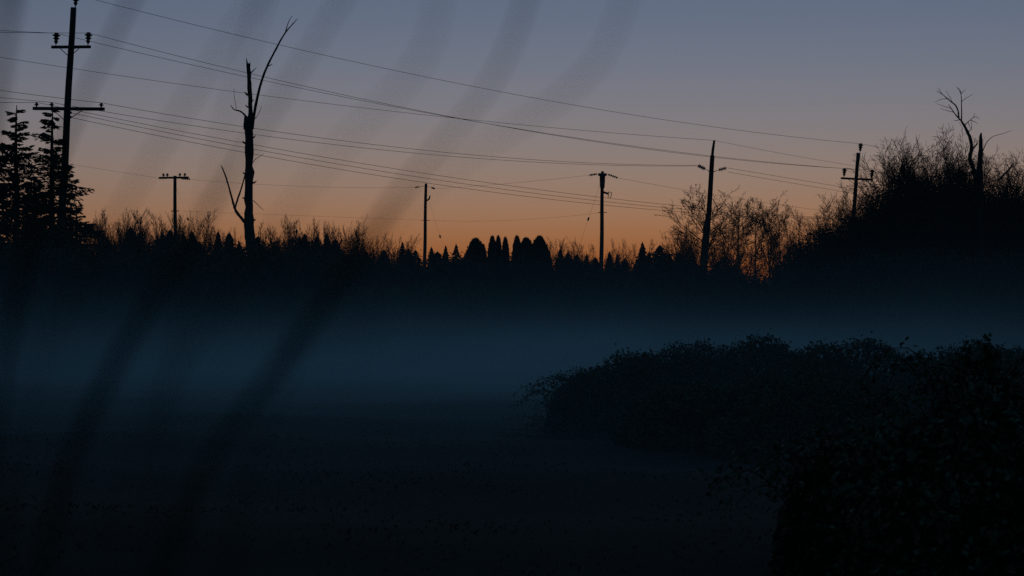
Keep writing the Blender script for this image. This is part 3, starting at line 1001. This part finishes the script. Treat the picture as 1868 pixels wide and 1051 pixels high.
# ------------------------------------------------------------------ bramble mounds on the right
def bramble(label, px, d, top_py, w, depth, seed, leafn=11000, leaf=.07, canes=90, lump=.25):
    r_ = np.random.default_rng(seed)
    rnd = random.Random(seed)
    P0 = at(px, HORIZON, d)
    z0 = float(gz(P0.x, d)) - .05
    H = at(px, top_py, d).z - z0
    e = thing('bramble_bush', label, 'bush', (P0.x, d, z0), 'bramble bushes of the near bank')
    W = w / 2
    lobes = [(rnd.uniform(-.75, .75) * W, rnd.uniform(-.6, .6) * depth / 2, rnd.uniform(.74, .97)) for _ in range(int(7 + w * 2))]
    lobes.append((0, 0, 1.0))

    def height(x, y):
        h = np.zeros_like(x)
        for lx, ly, lh in lobes:
            q = ((x - lx) / (W * .5)) ** 2 + ((y - ly) / (depth * .32)) ** 2
            h = np.maximum(h, lh * np.clip(1 - q, 0, 1) ** .65 * np.clip(1.15 - (np.abs(lx) / W) ** 2, .2, 1))
        return h * H

    n = leafn
    x = r_.uniform(-W * 1.1, W * 1.1, n)
    y = r_.uniform(-depth * .6, depth * .6, n)
    h = height(x, y)
    ok = h > .05
    x, y, h = x[ok], y[ok], h[ok]
    z = h * (1 - r_.random(len(h)) ** 2.2 * .8) + r_.normal(size=len(h)) * .05
    b = MB()
    P = np.stack([x, y, np.maximum(z, .02)], -1)
    # three leaflets on each stalk
    base_d = r_.normal(size=P.shape)
    for q in range(3):
        D = base_d + r_.normal(size=P.shape) * .6
        Dn = D / np.linalg.norm(D, axis=1, keepdims=True)
        L = r_.uniform(.7, 1.3, len(P)) * leaf
        b.leaves(P + Dn * leaf * .6, L, L * .66, D)
    c = MB()
    tips = []
    for _ in range(canes):
        cx, cy_ = rnd.uniform(-.8, .8) * W, rnd.uniform(-.45, .45) * depth
        hh = float(height(np.array([cx]), np.array([cy_]))[0])
        a = rnd.uniform(0, 6.28)
        L = rnd.uniform(.5, 1.3)
        pts = []
        for t in np.linspace(0, 1, 9):
            pts.append((cx + math.cos(a) * L * t * .8, cy_ + math.sin(a) * L * t * .8, max(.02, hh * .3 + (hh * .66 + .1) * math.sin(t * 2.3) * .95)))
        c.tube(pts, np.linspace(.008, .003, 9), 4, False)
        tips += [pts[i] for i in range(3, 9)]
    tp = np.array(tips)
    tp = np.repeat(tp, 5, 0) + r_.normal(size=(len(tp) * 5, 3)) * leaf * .7
    b.leaves(tp, r_.uniform(.7, 1.2, len(tp)) * leaf, r_.uniform(.45, .75, len(tp)) * leaf)
    b.build('leaves', M['bramble'], e)['kind'] = 'stuff'
    c.build('canes', M['cane'], e)['kind'] = 'stuff'
    return e


bramble('low bramble mound at the left end of the bank, sloping down to the misty field', 1135, 34, 645, 2.4, 2.6, 101, 15000, .045)
bramble('bramble mound second from the misty field, its crest a little higher', 1235, 35, 630, 3.0, 2.8, 102, 19000, .045)
bramble('long level bramble mound in the middle of the bank', 1390, 35, 615, 4.2, 3.0, 103, 26000, .045)
bramble('bramble mound right of the middle of the bank, below the right pole', 1575, 34, 621, 4.2, 3.0, 104, 26000, .045)
bramble('bramble mound at the right edge, behind the dark leafy clump', 1785, 33, 625, 4.0, 3.0, 105, 26000, .045)
bramble('small bramble tail at the foot of the bank, nearest the bright mist', 1055, 34, 684, 1.4, 1.8, 106, 8000, .045)
bramble('low bramble in front of the level mound, lower and darker', 1270, 29, 700, 2.8, 2.2, 110, 15000, .045)
bramble('low bramble in front of the right mound, left of the dark leafy clump', 1480, 28, 680, 2.8, 2.2, 111, 15000, .045)
bramble('dark leafy clump with ragged sprays at the right edge', 1800, 15, 630, .75, .9, 107, 4200, .055)
bramble('dark near bramble bush in the lower right corner', 1790, 11, 722, 1.3, 1.4, 108, 12000, .055)
bramble('low dark bramble sprawling left of the near bush in the lower right', 1600, 13, 790, 1.2, 1.4, 109, 11000, .055)

# ------------------------------------------------------------------ rough grass on the near bank and the field
def grass(n):
    r_ = np.random.default_rng(77)
    y = 3.0 + 40 * r_.random(n) ** 1.15
    x = r_.uniform(-1, 1, n) * (y * .33 + 1.0)
    z = gz(x, y) - .02
    clump = .5 + .5 * np.sin(x * 1.7 + 2 * np.sin(y * .6)) * np.sin(y * 1.1 + x * .4)
    h = r_.uniform(.015, .05, n) * (.55 + .75 * clump)
    lean = r_.normal(size=(n, 2)) * .8 + np.array([.25, 0])
    w = .0035 + .0004 * y
    a = r_.random(n) * 6.283
    sx, sy = np.cos(a) * w, np.sin(a) * w
    p = np.stack([x, y, z], -1)
    mid = p + np.stack([lean[:, 0] * h * .35, lean[:, 1] * h * .35, h * .6], -1)
    tip = p + np.stack([lean[:, 0] * h, lean[:, 1] * h, h * .95], -1)
    s_ = np.stack([sx, sy, np.zeros(n)], -1)
    v = np.stack([p - s_, p + s_, mid + s_ * .7, mid - s_ * .7, tip], 1).reshape(-1, 3)
    i = np.arange(n)[:, None] * 5
    b = MB()
    b.add(v, i + np.array([[3, 2, 4]]), i + np.array([[0, 1, 2, 3]]))
    o = b.build('grass', M['grass'])
    o['kind'] = 'stuff'
    o['label'] = 'rough dark grass of the near bank'
    o['category'] = 'grass'


grass(30000)


# ------------------------------------------------------------------ tall reeds close in front of the lens
def reed(label, pts, d, w, w0=None, seed=0, ydr=0.0):
    """a stem bending to the right through the given places, rooted in the bank below"""
    r_ = random.Random(seed)
    P = [at(x, y, d + ydr * i / (len(pts) - 1)) for i, (x, y) in enumerate(pts)]
    lo = P[-1]
    dirn = (P[-1] - P[-2]).normalized()
    ground = float(gz(lo.x, lo.y))
    # down to the ground, straightening up
    Q = []
    n = 9
    dv, p = dirn.copy(), lo.copy()
    st = (lo.z - ground) / n * 1.02
    for i in range(n + 2):
        dv = (dv * .6 + Vector((-.04, 0, -1)) * .4).normalized()
        p = p + dv * st
        Q.append(p.copy())
        if p.z < ground:
            break
    # up beyond the lens
    upd = (P[0] - P[1]).normalized()
    top = []
    p = P[0].copy()
    for i in range(5):
        upd = (upd + Vector((.05, 0, -.03))).normalized()
        p = p + upd * .06
        top.insert(0, p.copy())
    full = top + P + Q
    base = Q[-1]
    e = thing('reed_stalk', label, 'reed', base, 'tall reeds close to the camera')
    A = np.array([tuple(q - base) for q in full])
    m = len(A)
    t = np.linspace(0, m - 1, m * 3)
    A = np.stack([np.interp(t, np.arange(m), A[:, k]) for k in range(3)], -1)
    for _ in range(4):
        A[1:-1] = (A[:-2] + 2 * A[1:-1] + A[2:]) / 4
    tt = np.linspace(0, 1, len(A))
    R = .5 * (w + ((w0 or w) - w) * sm(.39, .52, tt))
    R = R * (.72 + .28 * np.sin(tt * 19 + seed * 1.7) * np.sin(tt * 7 + seed))
    R[:6] *= np.linspace(.2, 1, 6)
    b = MB()
    b.tube(A, R, 7)
    b.build('stem', M['reed'], e, smooth=True)
    # plume above the frame and one long leaf low down
    c = MB()
    k = min(8, len(A) - 1)
    pp = np.repeat(A[:k], 10, 0) + np.random.default_rng(seed).normal(size=(k * 10, 3)) * .006
    c.leaves(pp, .03, .004)
    c.build('plume', M['reed'], e)['kind'] = 'stuff'
    c = MB()
    s0 = Vector(A[-9])
    sd = r_.choice((-1, 1))
    L = [s0 + Vector((sd * .22 * t_, .05 * t_, .30 * t_ - .38 * t_ * t_)) for t_ in np.linspace(0, 1, 8)]
    v, f = [], []
    for i, q in enumerate(L):
        ww = .007 * math.sin(math.pi * (.12 + .86 * i / 7))
        v += [tuple(q + Vector((0, ww, 0))), tuple(q + Vector((0, 0, -.002))), tuple(q - Vector((0, ww, 0)))]
        if i:
            o = i * 3
            f += [(o - 3, o - 2, o + 1, o), (o - 2, o - 1, o + 2, o + 1)]
    c.add(v, None, f)
    c.build('leaf', M['reed'], e)


reed('blurred reed in the upper left corner, crossing beside the tall left pole', [(262, -45), (238, 0), (196, 90), (150, 175), (100, 300), (50, 450), (10, 640)], .78, .0028, .0036, 1)
reed('blurred reed from the top centre left down across the mist at the far left', [(648, -45), (612, 20), (525, 155), (432, 300), (370, 400), (282, 540), (215, 650), (150, 780), (105, 900), (70, 1060)], .72, .0020, .0070, 2)
reed('faint blurred reed at the top, between the two long reeds', [(806, -45), (796, 40), (775, 105), (735, 155), (660, 225), (560, 330), (470, 480), (330, 640), (250, 800), (200, 1000)], .58, .0010, .0014, 3)
reed('blurred reed from the top centre down to the brightest mist, with the darkest lower end', [(975, -45), (950, 30), (920, 115), (872, 188), (820, 246), (760, 312), (690, 405), (575, 575), (480, 705), (400, 805), (335, 920), (290, 1060)], .70, .0017, .0076, 4)
reed('rightmost blurred reed, arching most strongly', [(1150, -45), (1132, 35), (1094, 115), (1040, 165), (976, 211), (878, 268), (790, 335), (690, 430), (600, 540), (520, 680), (460, 830), (420, 1000)], .64, .0011, .0016, 5)
reed('short faint reed crossing the left mist between the two long reeds', [(352, 470), (335, 560), (320, 650), (300, 760), (285, 900), (275, 1060)], .62, .0014, .0030, 7)
reed('thin blurred reed low at the left edge, against the mist', [(130, 540), (90, 620), (55, 710), (28, 800), (10, 920), (0, 1060)], .66, .0014, .0032, 8)
reed('dark blurred reed cut by the upper left corner', [(22, -45), (14, 20), (4, 90), (-14, 200), (-50, 400), (-90, 700)], .62, .0062, .0062, 6)

# ------------------------------------------------------------------ mist lying on the field
def mist():
    x0, x1, y0, y1, z0, z1 = -60, 60, 8, 118, -.6, 8.0
    b = MB()
    b.box(((x0 + x1) / 2, (y0 + y1) / 2, (z0 + z1) / 2), x1 - x0, y1 - y0, z1 - z0)
    m = bpy.data.materials.new('mist')
    m.use_nodes = True
    nt = m.node_tree
    nt.nodes.remove(nt.nodes['Principled BSDF'])
    out = nt.nodes['Material Output']
    pv = nt.nodes.new('ShaderNodeVolumePrincipled')
    pv.inputs['Color'].default_value = (.84, .97, 1.0, 1)
    pv.inputs['Anisotropy'].default_value = 0.0
    geo = nt.nodes.new('ShaderNodeNewGeometry')
    sep = nt.nodes.new('ShaderNodeSeparateXYZ')
    nt.links.new(geo.outputs['Position'], sep.inputs[0])

    def math_(op, a, b_=None, clamp=False):
        n = nt.nodes.new('ShaderNodeMath')
        n.operation = op
        n.use_clamp = clamp
        for i, q in enumerate((a, b_)):
            if q is None:
                continue
            if isinstance(q, (int, float)):
                n.inputs[i].default_value = q
            else:
                nt.links.new(q, n.inputs[i])
        return n.outputs[0]

    def ramp(v, a, b_):
        n = nt.nodes.new('ShaderNodeMapRange')
        n.interpolation_type = 'SMOOTHSTEP'
        nt.links.new(v, n.inputs['Value'])
        n.inputs['From Min'].default_value = a
        n.inputs['From Max'].default_value = b_
        return n.outputs['Result']

    X, Y, Z = sep.outputs
    # dense layer up to about a metre and a half, thin veil above
    n2 = nt.nodes.new('ShaderNodeTexNoise')
    n2.inputs['Scale'].default_value = .12
    n2.inputs['Detail'].default_value = 3.0
    flat = nt.nodes.new('ShaderNodeVectorMath')
    flat.operation = 'MULTIPLY'
    flat.inputs[1].default_value = (1.0, .5, 0.0)
    nt.links.new(geo.outputs['Position'], flat.inputs[0])
    nt.links.new(flat.outputs[0], n2.inputs['Vector'])
    hs = math_('ADD', .25, math_('MULTIPLY', n2.outputs['Fac'], 2.2))
    low = math_('POWER', 2.718, math_('MULTIPLY', math_('POWER', math_('MAXIMUM', math_('DIVIDE', Z, hs), 0.0), 2.0), -1.0))
    veil = math_('POWER', 2.718, math_('MULTIPLY', math_('MAXIMUM', Z, 0.0), -1 / 1.5))
    field = math_('MULTIPLY', ramp(Y, 27, 55), math_('SUBTRACT', 1.0, ramp(Y, 84, 112)))
    no = nt.nodes.new('ShaderNodeTexNoise')
    no.inputs['Scale'].default_value = .07
    no.inputs['Detail'].default_value = 2.0
    vm = nt.nodes.new('ShaderNodeVectorMath')
    vm.operation = 'MULTIPLY'
    vm.inputs[1].default_value = (1.5, .45, 3.0)
    nt.links.new(geo.outputs['Position'], vm.inputs[0])
    nt.links.new(vm.outputs[0], no.inputs['Vector'])
    patch = math_('MAXIMUM', .08, math_('ADD', -.75, math_('MULTIPLY', no.outputs['Fac'], 3.5)))
    ex = math_('MULTIPLY', math_('ADD', X, 3.0), 1 / 13.0)
    bank = math_('ADD', .24, math_('MULTIPLY', math_('POWER', 2.718, math_('MULTIPLY', math_('MULTIPLY', ex, ex), -1.0)), .7))
    dl = math_('MULTIPLY', math_('MULTIPLY', math_('MULTIPLY', math_('MULTIPLY', low, field), patch), bank), MIST_LOW)
    dv_ = math_('MULTIPLY', math_('MULTIPLY', veil, ramp(Y, 11, 25)), MIST_VEIL)
    nt.links.new(math_('ADD', dl, dv_), pv.inputs['Density'])
    nt.links.new(pv.outputs['Volume'], out.inputs['Volume'])
    m.cycles.volume_step_rate = .6
    o = b.build('ground_mist', m)
    o['kind'] = 'stuff'
    o['label'] = 'pale blue mist lying low over the field'
    o['category'] = 'mist'


MIST_LOW = .066
MIST_VEIL = .012
mist()
